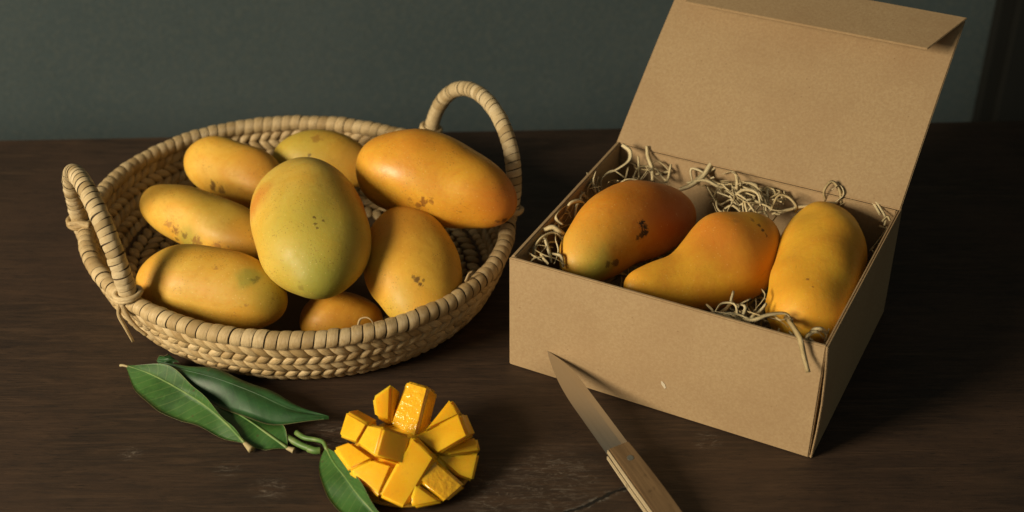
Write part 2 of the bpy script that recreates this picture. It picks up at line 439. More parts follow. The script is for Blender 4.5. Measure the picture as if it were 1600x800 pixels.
# ------------------------------------------------------------------ mangoes
def mango_mat(name, base, shade, blush, green, scars=(), speck=1.0, rough=.56, coat=.04):
    """base/shade: mottled skin; blush=(colour, local point, r0, r1) ; green likewise; scars=[(local point, radius, colour, strength)]"""
    m = NT(name); co = m.coord()
    n = m.noise(co, 24, 6, .68, .5); n2 = m.noise(co, 110, 4, .7)
    c = m.mix(m.mr(n, .34, .62), base, shade)
    c = m.mix(m.mr(n2, .50, .70, 0, .28), c, tuple(x * k_ for x, k_ in zip(base, (.72, .62, .5))))
    wob = m.math('MULTIPLY', m.math('SUBTRACT', m.noise(co, 38, 3, .5), .5), .03)
    for spec in list(blush) + list(green):
        col, pt, r0, r1, k = spec
        d = m.math('ADD', m.dist(co, pt), wob)
        c = m.mix(m.mr(d, r1, r0, 0, k), c, col)
    # lenticels: small pale and dark dots
    v = m.n('ShaderNodeTexVoronoi', Vector=co, Scale=440.0, Randomness=1.0).outputs['Distance']
    keep = m.mr(m.noise(co, 55, 2, .5), .42, .62)
    c = m.mix(m.math('MULTIPLY', m.mr(v, .30, .12), m.math('MULTIPLY', keep, .5 * speck)), c, (.20, .095, .018))
    v2 = m.n('ShaderNodeTexVoronoi', Vector=m.mapping(co, loc=(.31, .17, .4)), Scale=240.0, Randomness=1.0).outputs['Distance']
    c = m.mix(m.mr(v2, .16, .06, 0, .35), c, (.85, .62, .22))
    # russet scratches
    s = m.noise(m.mapping(co, (60, 190, 120)), 1.3, 5, .7, 1.1)
    c = m.mix(m.math('MULTIPLY', m.mr(s, .62, .72), m.math('MULTIPLY', m.mr(m.noise(co, 22, 2, .5), .48, .62), .6 * max(speck, .6))), c, (.10, .045, .012))
    rgh = rough
    ragged = m.noise(co, 170, 6, .75, .8)
    for pt, r, col, k in scars:
        d = m.math('ADD', m.dist(co, pt), m.math('MULTIPLY', m.math('SUBTRACT', ragged, .5), r * 5.2))
        c = m.mix(m.mr(d, r * 1.15, r * .45, 0, k), c, col)
    m.set('Base Color', c); m.set('Roughness', m.mr(n2, .3, .7, rough - .05, rough + .09))
    m.set('Specular IOR Level', .38); m.set('Subsurface Weight', .22); m.set('Subsurface Radius', (1.0, .38, .08)); m.set('Subsurface Scale', .007)
    m.set('Coat Weight', coat); m.set('Coat Roughness', .28)
    m.bump(m.math('ADD', m.math('MULTIPLY', m.noise(co, 190, 5, .65), .55), n), .26, .0018)
    return m.m
YEL, YEL2 = (.72, .425, .062), (.68, .345, .036)
ORG, ORG2 = (.72, .330, .034), (.64, .225, .022)
RED, GRN, LIME = (.50, .10, .012), (.22, .24, .035), (.42, .36, .05)
BRN, BLK = (.085, .035, .012), (.020, .010, .007)
mango_log = []
def mango(label, p1, z1, p2, z2, w, depth, ctrl, bend=0.0, skew=.0, base=YEL, shade=YEL2, blush=(), green=(), scars=(), seed=0, group='mangoes in the woven basket', lump=.028, blunt=2.55, spine=None, **kw):
    """p1 -> p2: the two ends in the picture with their heights; w: width in photo pixels across the axis; depth: thickness / width"""
    P1, P2 = at(*p1, z1), at(*p2, z2); mid = (P1 + P2) / 2; ax = P2 - P1; LEN = ax.length; X = ax.normalized()
    view = (CAM - mid).normalized(); Z = (view - X * view.dot(X)).normalized(); Y = Z.cross(X)
    hw = w / 2 * pixel_size(mid); hz = hw * depth
    NU, NV = 44, 48; vs, fs = [], []
    rng = Vector((seed * 3.7, seed * 1.3, seed * 5.1))
    def shape(t): return math.sqrt(max(1 - abs(2 * t - 1) ** blunt, 0)) * interp(ctrl, t)
    if spine:                                            # centre line and half widths followed in the fruit's own plane
        loc_ = []
        for u, v, h_ in spine:
            q = on_plane(u, v, mid, Z) - mid; loc_.append(Vector((q.dot(X), q.dot(Y), h_ * pixel_size(mid))))
        sp_ = smoothpath(loc_, 201)
    for i in range(NU + 1):
        t = (1 - math.cos(math.pi * i / NU)) / 2
        r = shape(t); x = (t - .5) * LEN; oy = bend * LEN * (4 * t * (1 - t) - .6) + skew * LEN * (t - .5) ** 3 * 4
        tx_, ty_ = 1.0, 0.0
        if spine:
            fi = t * 200; a_ = min(int(fi), 199); c0 = sp_[a_].lerp(sp_[a_ + 1], fi - a_); d0 = sp_[min(a_ + 12, 200)] - sp_[max(a_ - 12, 0)]
            l_ = math.hypot(d0.x, d0.y); tx_, ty_ = d0.x / l_, d0.y / l_; x, oy = c0.x, c0.y
            r = math.sqrt(max(1 - abs(2 * t - 1) ** 3.4, 0)) * c0.z / hw
        for k in range(NV):
            q = 2 * math.pi * k / NV; cy, cz = math.cos(q), math.sin(q)
            p = Vector((x - ty_ * cy * r * hw, oy + tx_ * cy * r * hw, cz * r * hz))
            nv = noise.noise(p * 32 + rng) * lump * LEN * .5 + noise.noise(p * 13 + rng) * lump * LEN
            d = Vector((0, cy, cz)); p += d * nv * min(1, r * 1.6)
            vs.append(p)
    for i in range(NU):
        for k in range(NV):
            k2 = (k + 1) % NV; fs.append((i * NV + k, i * NV + k2, (i + 1) * NV + k2, (i + 1) * NV + k))
    me = mesh('mango', vs, fs, None)
    bm = bmesh.new(); bm.from_mesh(me); bmesh.ops.remove_doubles(bm, verts=bm.verts[:], dist=1e-5); bmesh.ops.recalc_face_normals(bm, faces=bm.faces[:]); bm.to_mesh(me); bm.free()
    me.polygons.foreach_set('use_smooth', [True] * len(me.polygons))
    o = obj('mango', me); o.matrix_world = frame_matrix(mid, X, Y, Z); inv = o.matrix_world.inverted()
    mw = o.matrix_world.copy()
    from mathutils.bvhtree import BVHTree
    bvh = BVHTree.FromPolygons([v.co for v in me.vertices], [tuple(p.vertices) for p in me.polygons])
    def loc(uv):
        d = ray(*uv); hit = bvh.ray_cast(inv @ CAM, (inv.to_3x3() @ d).normalized())[0]
        if hit is None: hit = bvh.find_nearest(inv @ (CAM + d * (mid - CAM).length))[0]
        return tuple(hit)
    ps = pixel_size(mid)
    B = [(c_, loc(uv), a * ps, b * ps, k) for c_, uv, a, b, k in blush]
    G = [(c_, loc(uv), a * ps, b * ps, k) for c_, uv, a, b, k in green]
    SC = [(loc(uv), r * ps, c_, k) for uv, r, c_, k in scars]
    me.materials.append(mango_mat('mango_skin', base, shade, B, G, SC, **kw))
    tag(o, label, 'mango', group)
    # small stem scar at the blossom or stalk end
    if spine: mango_log.append((label, [mw @ Vector((sp_[k].x, sp_[k].y, 0)) for k in range(20, 200, 20)], [sp_[k].z * depth for k in range(20, 200, 20)]))
    else: mango_log.append((label, [mw @ Vector(((t - .5) * LEN, bend * LEN * (4 * t * (1 - t) - .6), 0)) for t in (.1, .2, .3, .4, .5, .6, .7, .8, .9)], [min(hw, hz) * shape(t) for t in (.1, .2, .3, .4, .5, .6, .7, .8, .9)]))
    return o
EGG = [(0, .98), (.35, 1.0), (1, .86)]
# bottom layer, then the two on top
mango('yellow mango at the back left, against the far inner wall of the basket', (297, 240), .058, (442, 302), .056, 100, .90, [(0, .98), (.4, 1.0), (1, .95)], bend=.02,
      blush=[(ORG2, (420, 250), 10, 80, .5)], scars=[((333, 290), 9, BRN, .8), ((345, 296), 8, BRN, .7)], seed=1)
mango('greenish yellow mango half hidden at the back, behind the big upright one', (426, 243), .062, (592, 262), .056, 92, .92, [(0, 1.0), (.4, 1.0), (1, .85)], bend=.05,
      green=[(LIME, (450, 235), 20, 110, .6)], blush=[(ORG2, (570, 250), 10, 70, .4)], scars=[((483, 243), 3, BRN, .7), ((494, 216), 9, (.30, .12, .02), .6)], seed=2)
mango('slim yellow mango at the left with a brown russet streak along its lower side', (227, 310), .056, (424, 390), .052, 98, .92, [(0, 1.02), (.3, 1.0), (1, .94)], bend=.01,
      green=[(GRN, (300, 384), 8, 42, .6), (LIME, (330, 330), 20, 70, .3)],
      scars=[((275, 360), 9, (.22, .08, .015), .75), ((290, 369), 8, BRN, .6), ((306, 376), 9, (.22, .08, .015), .7), ((340, 386), 10, (.25, .09, .02), .6), ((262, 350), 7, (.30, .12, .03), .6), ((277, 374), 5, BLK, .6)], seed=3)
mango('plump yellow mango lying front left under the handle, with a green tinge at one end', (216, 434), .050, (448, 472), .050, 126, .86, [(0, .96), (.35, 1.0), (1, .98)], bend=.02, base=(.62, .375, .055), shade=(.60, .31, .032),
      green=[(LIME, (425, 450), 8, 66, .65), (GRN, (398, 437), 4, 22, .55)], blush=[(ORG, (225, 440), 10, 60, .5)],
      scars=[((399, 438), 6, (.13, .10, .02), .6), ((384, 477), 4, (.25, .11, .03), .5), ((337, 418), 4, (.30, .13, .03), .5)], seed=4)
mango('small orange mango deep in the basket at the front, mostly under the others', (468, 504), .017, (598, 498), .017, 90, .95, EGG, base=(.62, .31, .03), shade=(.54, .23, .018), seed=8)
mango('golden mango at the right front with a small brown star scar', (640, 326), .082, (646, 508), .041, 152, .72, [(0, 1.02), (.4, 1.02), (1, .90)], spine=[(622, 328, 54), (632, 368, 66), (645, 416, 75), (656, 460, 68), (652, 512, 56)],
      base=(.74, .42, .048), blush=[(ORG2, (605, 350), 20, 90, .5)], green=[(LIME, (620, 480), 10, 60, .4)],
      scars=[((652, 437), 5, BRN, .8), ((657, 444), 4, BRN, .8), ((661, 438), 3, BRN, .6), ((646, 433), 3, BRN, .6)], seed=7)
mango('large upright yellow green mango on top at the centre of the heap', (464, 262), .104, (506, 456), .076, 178, .82, [(0, .93), (.35, 1.0), (.7, 1.0), (1, .90)], bend=-.005,
      base=(.67, .45, .078), shade=(.64, .375, .046), green=[(GRN, (500, 445), 15, 95, .85), (LIME, (470, 370), 30, 130, .65)], blush=[(RED, (400, 310), 5, 42, .55), (RED, (566, 315), 8, 50, .55)],
      scars=[((491, 340), 3, BRN, .7), ((493, 350), 3.5, BRN, .7), ((505, 345), 3, BRN, .7), ((496, 356), 2.5, BRN, .6), ((470, 450), 5, (.16, .10, .02), .4)], seed=5, speck=1.1)
mango('big glossy orange mango on top at the right, resting on the basket rim', (562, 248), .110, (806, 322), .092, 128, .92, [(0, 1.04), (.3, 1.02), (.65, .96), (1, .90)], bend=.035,
      base=(.74, .385, .034), shade=(.68, .295, .024), blush=[(RED, (795, 310), 12, 80, .55), (ORG2, (640, 215), 10, 90, .45)],
      scars=[((662, 316), 7, (.22, .07, .01), .8), ((653, 322), 6, (.2, .07, .012), .7), ((674, 314), 5, (.25, .09, .012), .7), ((640, 312), 6, (.28, .10, .015), .5), ((788, 344), 5, BRN, .8), ((777, 347), 4, BRN, .6)],
      seed=6, rough=.44, coat=.18, spine=[(558, 264, 56), (600, 264, 61), (660, 274, 67), (724, 296, 62), (772, 315, 52), (806, 326, 46)])
GB = 'mangoes in the cardboard box'
mango('orange red mango in the box with a black patch and green tip', (898, 430), .084, (1078, 306), .088, 136, .86, [(0, .90), (.3, .95), (.7, 1.0), (1, 1.0)], bend=.065,
      base=ORG, shade=(.72, .28, .018), blush=[((.42, .075, .010), (1062, 330), 25, 120, .85), ((.56, .15, .012), (1000, 300), 20, 110, .5)], green=[((.36, .34, .05), (930, 420), 14, 52, .9), (YEL, (890, 390), 15, 80, .6)],
      scars=[((1001, 350), 6, BLK, .95), ((1008, 354), 7, BLK, .97), ((1009, 362), 7, BLK, .97), ((1003, 368), 6, BLK, .9), ((996, 373), 4, BLK, .75), ((962, 410), 8, BRN, .75), ((950, 413), 6, BRN, .7)], seed=11, group=GB, spine=[(903, 440, 46), (914, 411, 51), (935, 384, 58), (964, 357, 65), (1000, 343, 67), (1036, 338, 63), (1081, 332, 58)], speck=.5)
mango('bean shaped orange mango in the middle of the box', (973, 450), .092, (1213, 368), .090, 146, .80, [(0, .74), (.24, .72), (.58, 1.02), (1, 1.08)], bend=-.105,
      base=(.80, .41, .030), shade=(.76, .34, .028), blush=[(RED, (1120, 360), 20, 80, .55), (ORG2, (1190, 400), 20, 90, .5)],
      scars=[((1192, 360), 4, BLK, .8), ((1198, 368), 4, BLK, .85), ((1186, 352), 4, BRN, .8), ((1176, 344), 5, (.25, .10, .02), .7), ((1150, 345), 5, (.35, .16, .03), .4)], seed=12, group=GB, spine=[(976, 449, 40), (1016, 447, 40), (1060, 442, 46), (1100, 428, 61), (1138, 406, 75), (1175, 379, 68), (1205, 348, 56)], speck=.35)
mango('orange mango at the right of the box, narrower towards the front', (1298, 322), .090, (1248, 522), .084, 148, .84, [(0, 1.10), (.35, 1.0), (.7, .88), (1, .86)], bend=.035,
      base=(.80, .43, .032), shade=(.76, .36, .026), blush=[((.56, .18, .012), (1345, 400), 20, 90, .45)],
      scars=[((1262, 436), 2.5, (.28, .10, .02), .8), ((1270, 448), 2, (.28, .10, .02), .6)], seed=13, group=GB, spine=[(1292, 328, 66), (1288, 358, 67), (1285, 392, 71), (1277, 430, 69), (1266, 470, 66), (1256, 504, 61), (1248, 528, 52)], speck=.35)

# ------------------------------------------------------------------ cardboard box
YAW = R(-27); UX = Vector((math.cos(YAW), math.sin(YAW), 0)); UY = Vector((-math.sin(YAW), math.cos(YAW), 0)); UZ = Vector((0, 0, 1))
BO = Vector((-.0024, .9285, 0)); BW, BD, BH = .260, .2163, .1070
def mat_card():
    m = NT('kraft_cardboard', Roughness=.75); co = m.coord()
    f1 = m.noise(m.mapping(co, (1, 1, 1)), 420, 4, .7); f2 = m.noise(m.mapping(co, (180, 900, 900)), 1, 3, .6); b = m.noise(co, 14, 4, .55)
    c = m.mix(m.mr(f1, .35, .68), (.372, .246, .128), (.428, .296, .158))
    c = m.mix(m.mr(f2, .56, .72, 0, .35), c, (.50, .37, .24))
    c = m.mix(m.mr(b, .40, .68, 0, .28), c, (.320, .195, .098))
    d = m.n('ShaderNodeTexVoronoi', Vector=co, Scale=160.0, Randomness=1.0).outputs['Distance']
    c = m.mix(m.math('MULTIPLY', m.mr(d, .13, .05), m.mr(m.noise(co, 40, 2), .5, .6, 0, .5)), c, (.16, .09, .045))
    m.set('Base Color', c); m.set('Specular IOR Level', .25); m.bump(m.math('ADD', f1, m.math('MULTIPLY', b, 2.6)), .28, .0008)
    return m.m
M['card'] = mat_card()
box = thing('cardboard_box', 'open brown kraft cardboard box with its lid tilted back, holding three mangoes on straw', 'box', BO)
def slab(name, corners, thick_dir, th, parent, bevel=.0006, sub=0, warp=None):
    """a sheet with four corners, thickened along thick_dir"""
    bm = bmesh.new(); c = [Vector(p) - BO for p in corners]; t = thick_dir.normalized() * th
    a = [bm.verts.new(p) for p in c]; b = [bm.verts.new(p + t) for p in c]
    bm.faces.new(a); bm.faces.new(b[::-1])
    for i in range(4): bm.faces.new((a[i], b[i], b[(i + 1) % 4], a[(i + 1) % 4]))
    bmesh.ops.bevel(bm, geom=bm.edges[:], offset=bevel, segments=2, affect='EDGES')
    if sub:
        bmesh.ops.subdivide_edges(bm, edges=[e for e in bm.edges if e.calc_length() > .02], cuts=sub, use_grid_fill=True)
        if warp:
            for v in bm.verts: v.co += warp(v.co)
    return from_bm(name, bm, M['card'], parent)
T = .0022
def bp(x, y, z): return BO + UX * x + UY * y + UZ * z
bow = lambda amp, ax, ln, dr: (lambda co: dr * (amp * math.sin(math.pi * min(max(co.dot(ax) / ln, 0), 1))))
slab('bottom', [bp(.001, .001, .0005), bp(BW - .001, .001, .0005), bp(BW - .001, BD - .001, .0005), bp(.001, BD - .001, .0005)], UZ, .0018, box)
slab('front_panel', [bp(0, 0, .0003), bp(BW - .0022, 0, .0003), bp(BW - .0016, 0, BH), bp(0, 0, BH)], UY, .0034, box, .0009)
slab('left_panel', [bp(0, .0036, .0003), bp(0, BD, .0003), bp(0, BD, BH), bp(0, .0036, BH)], UX, .0038, box, .0010)
slab('right_panel', [bp(BW, .0004, .0003), bp(BW, BD, .0003), bp(BW, BD, BH), bp(BW, -.0012, BH + .0006)], -UX * 1, .0014, box, .0005, 3,
     lambda co: UX * (.0022 * math.sin(math.pi * min(max(co.z / BH, 0), 1)) * max(0, 1 - co.dot(UY) / .05)))
slab('inner_side_panel', [bp(BW - .0036, .0037, .0025), bp(BW - .0036, BD - .0025, .0025), bp(BW - .0036, BD - .0025, BH - .0008), bp(BW - .0036, .0037, BH - .0008)], UX, .0016, box, .0005)
slab('back_panel', [bp(.004, BD - T, .0003), bp(BW - .0042, BD - T, .0003), bp(BW - .0042, BD - T, BH - .0024), bp(.004, BD - T, BH - .0024)], UY, T - .0002, box, .0007)
# lid leaning back, hinged on the back panel
PH = R(38); LD = UY * math.cos(PH) + UZ * math.sin(PH); LNI = -UY * math.sin(PH) + UZ * math.cos(PH); LL = .186
hb = BD - .0022; hz = BH - .0006
lid = slab('lid', [bp(0.0, hb, hz), bp(BW - .001, hb, hz), bp(BW + .002, hb, hz) + LD * LL, bp(0.004, hb, hz) + LD * LL], -LNI, .0022, box, .0008, 4,
     lambda co: LNI * (.0025 * math.sin(math.pi * min(max((co - (bp(0, hb, hz) - BO)).dot(LD) / LL, 0), 1))))
FA = R(153); FD = LD * math.cos(FA) + LNI * math.sin(FA); FN = -LD * math.sin(FA) + LNI * math.cos(FA)
FLN = .056
tl, tr = bp(.004, hb, hz) + LD * (LL + .001), bp(BW + .003, hb, hz) + LD * (LL + .001)
fl = slab('lid_flap', [tl, tr, tr + FD * FLN - UX * .020, tl + FD * FLN + UX * .020], -FN, .0018, box, .0005)
fl.parent = lid

# ------------------------------------------------------------------ straw in the box
straw = thing('straw_filling', 'tangled pale straw shreds bedding the mangoes inside the cardboard box', 'straw', BO)
def ribbon(pts, w, th=.0005, n=22, twist=1.2):
    path = smoothpath(pts, n); vs, fs, uv = [], [], []; a = None; tw = random.uniform(0, 3); dt = random.uniform(-twist, twist)
    for i, p in enumerate(path):
        t = (path[min(i + 1, n - 1)] - path[max(i - 1, 0)]).normalized()
        if a is None: a = t.orthogonal().normalized(); a = Matrix.Rotation(tw, 3, t) @ a
        a = (a - t * a.dot(t)).normalized(); b = t.cross(a); f = i / (n - 1)
        q = dt * f; aa = a * math.cos(q) + b * math.sin(q); bb = t.cross(aa)
        ww = w * (.55 + .45 * math.sin(math.pi * min(max(f, .08), .92)) ** .5)
        for s1, s2 in ((-1, -.35), (0, 1), (1, -.35), (0, -.6)):
            vs.append(p - BO + aa * (s1 * ww / 2) + bb * (s2 * th)); uv.append((f * 3, (s1 + 1) / 2))
    for i in range(n - 1):
        for k in range(4): k2 = (k + 1) % 4; fs.append((i * 4 + k, i * 4 + k2, (i + 1) * 4 + k2, (i + 1) * 4 + k))
    fs.append((3, 2, 1, 0)); e = (n - 1) * 4; fs.append((e, e + 1, e + 2, e + 3))
    return vs, fs, uv
def strand(pts, w=.0032, **k):
    vs, fs, uv = ribbon(pts, w * 1.1, th=w * .13, **k); obj('straw_strand', mesh('straw_strand', vs, fs, M['shred'], uvs=uv), straw)
Zt = BH
for pts, w in (
    ([(972, 226, .112), (984, 236, .110), (983, 250, .106), (968, 262, .102), (948, 272, .096), (936, 284, .09)], .0042),
    ([(1011, 228, .110), (1013, 245, .104), (1019, 262, .098), (1020, 282, .09)], .0040),
    ([(1121, 240, .112), (1110, 258, .106), (1098, 276, .100), (1078, 290, .095), (1062, 296, .09)], .0046),
    ([(1118, 262, .104), (1100, 272, .100), (1085, 284, .097)], .0036),
    ([(917, 270, .106), (922, 286, .100), (932, 304, .09)], .0044),
    ([(931, 268, .108), (926, 284, .102), (930, 300, .094)], .0038),
    ([(940, 298, .09), (940, 280, .098), (956, 266, .104), (972, 274, .10), (984, 284, .09)], .0028),
    ([(903, 296, .100), (911, 305, .098), (918, 311, .094)], .0042),
    ([(1225, 492, .094), (1240, 512, .106), (1250, 530, .1105), (1256, 556, .099), (1263, 582, .089)], .0040),
    ([(1144, 490, .09), (1165, 487, .098), (1190, 494, .102), (1216, 500, .100), (1232, 512, .096)], .0030),
    ([(1150, 497, .094), (1176, 500, .102), (1200, 492, .105), (1228, 490, .104), (1238, 504, .1)], .0030),
    ([(1122, 497, .094), (1132, 492, .098), (1146, 500, .098), (1156, 508, .094)], .0028),
    ([(1262, 528, .094), (1270, 516, .104), (1284, 514, .106), (1294, 520, .098)], .0030),
    ([(1256, 540, .09), (1262, 524, .102), (1276, 518, .106), (1288, 530, .098)], .0034),
    ([(1208, 490, .098), (1220, 500, .105), (1236, 496, .104), (1240, 510, .098)], .0028),
    ([(1262, 322, .096), (1290, 318, .102), (1308, 318, .1)], .0038),
    ([(1290, 314, .098), (1288, 298, .110), (1300, 284, .116), (1312, 298, .110), (1314, 318, .1)], .0026),
    ([(1302, 318, .1), (1318, 304, .108), (1312, 290, .113), (1300, 296, .112)], .0026),
    ([(1310, 322, .098), (1332, 310, .104), (1358, 304, .110), (1366, 318, .106), (1376, 336, .1)], .0028),
    ([(1362, 306, .110), (1374, 322, .106), (1384, 340, .102), (1382, 352, .098)], .0024),
    ([(1378, 346, .1), (1386, 338, .104), (1391, 345, .104)], .0022),
    ([(1226, 330, .092), (1246, 325, .098), (1270, 321, .1)], .0034),
    ([(1128, 272, .102), (1146, 268, .108), (1152, 282, .106), (1150, 300, .1), (1144, 318, .094)], .0030),
    ([(1140, 300, .098), (1158, 286, .106), (1178, 290, .106), (1192, 306, .1), (1196, 330, .092)], .0034),
    ([(1142, 314, .096), (1160, 298, .104), (1182, 302, .104), (1188, 322, .096)], .0032),
    ([(1150, 306, .1), (1166, 316, .1), (1186, 318, .098), (1202, 326, .092)], .0030),
    ([(1158, 290, .106), (1154, 276, .110), (1142, 268, .108)], .0026),
    ([(1204, 330, .094), (1216, 306, .104), (1232, 308, .104), (1244, 322, .1), (1242, 332, .094)], .0026),
    ([(1206, 334, .092), (1224, 330, .098), (1240, 326, .1)], .0030),
    ([(832, 392, .098), (846, 372, .106), (866, 364, .106), (880, 376, .1)], .0030),
    ([(826, 396, .1), (840, 404, .1), (848, 408, .098)], .0042),
    ([(850, 360, .104), (864, 356, .108), (876, 364, .104), (884, 372, .098)], .0050),
    ([(852, 372, .104), (858, 392, .1), (862, 410, .094)], .0040),
    ([(848, 366, .1), (838, 384, .1), (836, 398, .098)], .0026),
    ([(866, 412, .094), (872, 392, .1), (868, 372, .104), (874, 352, .1)], .0034),
    ([(880, 352, .1), (868, 340, .106), (878, 326, .106), (894, 318, .1), (910, 312, .096)], .0028),
    ([(884, 330, .1), (892, 318, .106), (906, 314, .104), (914, 318, .096)], .0036),
    ([(830, 386, .098), (850, 398, .104), (868, 404, .1), (884, 414, .094)], .0030),
    ([(862, 396, .098), (876, 400, .1), (880, 418, .092)], .0028),
):
    strand([at(*p) for p in pts], w)
# more strands lying lower between the fruit
rs = random.Random(21)
def rand_strand(c, spread, n=5):
    p = Vector(c) + Vector((rs.gauss(0, spread), rs.gauss(0, spread), 0)); d = rs.uniform(0, 6.28); pts = []
    for i in range(n):
        q = p + Vector((0, 0, rs.uniform(-.008, .010)))
        lx = min(max((q - BO).dot(UX), .007), BW - .008); ly = min(max((q - BO).dot(UY), .008), BD - .008)
        pts.append(BO + UX * lx + UY * ly + UZ * min(q.z, BH - .006)); d += rs.uniform(-1.3, 1.3); p = p + Vector((math.cos(d), math.sin(d), 0)) * rs.uniform(.008, .016)
    return pts
spots = [((.018, .03, .097), 12, .008), ((.020, .055, .100), 14, .008), ((.024, .09, .099), 12, .009), ((.020, .14, .094), 7, .010), ((.045, .195, .092), 7, .012), ((.10, .170, .088), 14, .012), ((.14, .178, .090), 14, .012), ((.12, .196, .093), 18, .012), ((.155, .186, .100), 30, .011),
         ((.20, .196, .092), 9, .012), ((.246, .18, .086), 7, .008), ((.195, .012, .097), 18, .008), ((.215, .014, .098), 14, .008), ((.240, .016, .096), 12, .008), ((.16, .012, .080), 5, .007)]
for (x, y, z), n, sp in spots:
    for _ in range(n):
        q = rand_strand(bp(x, y, z), sp)
        if any((p - c).length < rad_ * 1.04 + .001 for p in smoothpath(q, 12) for _l, cs, rs_ in mango_log[8:] for c, rad_ in zip(cs, rs_)): continue
        strand(q, rs.uniform(.0014, .0028), n=16)
vs_, fs_, uv_ = [], [], []
for _ in range(420):
    c = bp(rs.uniform(.02, BW - .02), rs.uniform(.02, BD - .02), rs.uniform(.012, .060))
    v, f, u = ribbon(rand_strand(c, .02), rs.uniform(.002, .0035), n=9); b = len(vs_); r = (rs.random() * 40, rs.random() * 40)
    vs_ += v; fs_ += [tuple(b + i for i in q) for q in f]; uv_ += [(a + r[0], c2 + r[1]) for a, c2 in u]
o = obj('straw_bed', mesh('straw_bed', vs_, fs_, M['shred'], uvs=uv_), straw); o['kind'] = 'stuff'

# ------------------------------------------------------------------ leaves
def mat_leaf(name, a, b, rib, rough=.44):
    m = NT(name); uv = m.coord('UV'); s = m.sep(uv); co = m.coord()
    n = m.noise(co, 38, 6, .65)
    c = m.mix(m.mr(n, .32, .66), tuple(x * .72 for x in a), b)
    c = m.mix(m.mr(m.noise(co, 260, 3, .6), .55, .75, 0, .35), c, tuple(x * 1.7 for x in b))
    v = m.math('ABSOLUTE', s[1])                                   # 0 at the midrib, 1 at the edge
    vein = m.math('SINE', m.math('ADD', m.math('MULTIPLY', s[0], 110.0), m.math('MULTIPLY', v, -11.0)))
    c = m.mix(m.mr(vein, .93, 1.0, 0, .20), c, rib)
    c = m.mix(m.mr(v, .055, .025, 0, .9), c, rib)
    c = m.mix(m.mr(v, .965, .995, 0, .6), c, (.30, .26, .12))
    sp = m.n('ShaderNodeTexVoronoi', Vector=co, Scale=70.0).outputs['Distance']
    c = m.mix(m.math('MULTIPLY', m.mr(sp, .12, .05), .6), c, (.06, .035, .012))
    m.set('Base Color', c); m.set('Roughness', rough); m.set('Specular IOR Level', .45)
    m.set('Subsurface Weight', .05); m.set('Subsurface Scale', .002)
    m.bump(m.math('ADD', m.math('MULTIPLY', vein, .12), n), .18, .0007)
    return m.m
M['leaf'] = mat_leaf('green_leaf', (.020, .072, .012), (.032, .098, .017), (.16, .21, .06))
M['leaf_dark'] = mat_leaf('deep_green_leaf', (.013, .056, .013), (.020, .076, .018), (.05, .11, .035), .5)
M['leaf_pale'] = mat_leaf('mid_green_leaf', (.028, .088, .014), (.044, .116, .021), (.22, .27, .09))
m = NT('stalk_green', Roughness=.5); co = m.coord(); m.set('Base Color', m.mix(m.mr(m.noise(co, 90, 4), .4, .65), (.085, .17, .035), (.16, .22, .06))); M['stalk'] = m.m
m = NT('stalk_end', Roughness=.6); m.set('Base Color', (.38, .30, .15)); M['stalk_end'] = m.m
def leaf(mid, left, right, mat, n=40, th=.0004, wave=.0022, seed=0, loc=None, cup=0.0):
    """mid, left, right: polylines of world points (midrib and the two edges); a curved two-sided blade"""
    Mi, Le, Ri = smoothpath(mid, n), smoothpath(left, n), smoothpath(right, n)
    vs, fs, uv = [], [], []; K = 6
    off = loc or Vector((0, 0, 0))
    for side in (1, -1):
        for i in range(n):
            t = i / (n - 1)
            for k in range(-K, K + 1):
                f = abs(k) / K; e = Le[i] if k < 0 else Ri[i]
                p = Mi[i].lerp(e, f) + UZ * (cup * 4 * f * (1 - f) + wave * f * math.sin(t * 17 + seed + (2 if k < 0 else 0)) * math.sin(math.pi * t))
                p.z = max(p.z, .0008)
                vs.append(p + UZ * (th * side * (1 - .7 * f)) - off); uv.append((t, k / K))
    W_ = 2 * K + 1
    for s in range(2):
        b = s * n * W_
        for i in range(n - 1):
            for k in range(W_ - 1):
                q = (b + i * W_ + k, b + i * W_ + k + 1, b + (i + 1) * W_ + k + 1, b + (i + 1) * W_ + k)
                fs.append(q[::-1] if s == 0 else q)
    B = n * W_
    for i in range(n - 1):
        for k in (0, W_ - 1): q = (i * W_ + k, (i + 1) * W_ + k, B + (i + 1) * W_ + k, B + i * W_ + k); fs.append(q if k == 0 else q[::-1])
    return mesh('leaf', vs, fs, mat, uvs=uv)
def stalk_tube(pts, r0, r1, off, mat, name, parent):
    path = smoothpath(pts, 16); vs, fs, uv = tube([p - off for p in path], lambda t: r0 + (r1 - r0) * t, 10)
    return obj(name, mesh(name, vs, fs, mat, uvs=uv), parent)
def midrib_tube(pts, off, parent, r=.0009, mat=None):
    path = smoothpath(pts, 28); vs, fs, uv = tube([p + UZ * .0003 - off for p in path], lambda t: r * (1 - .75 * t), 7)
    return obj('midrib', mesh('midrib', vs, fs, mat or M['stalk'], uvs=uv), parent)
GL = 'mango leaves on the table'
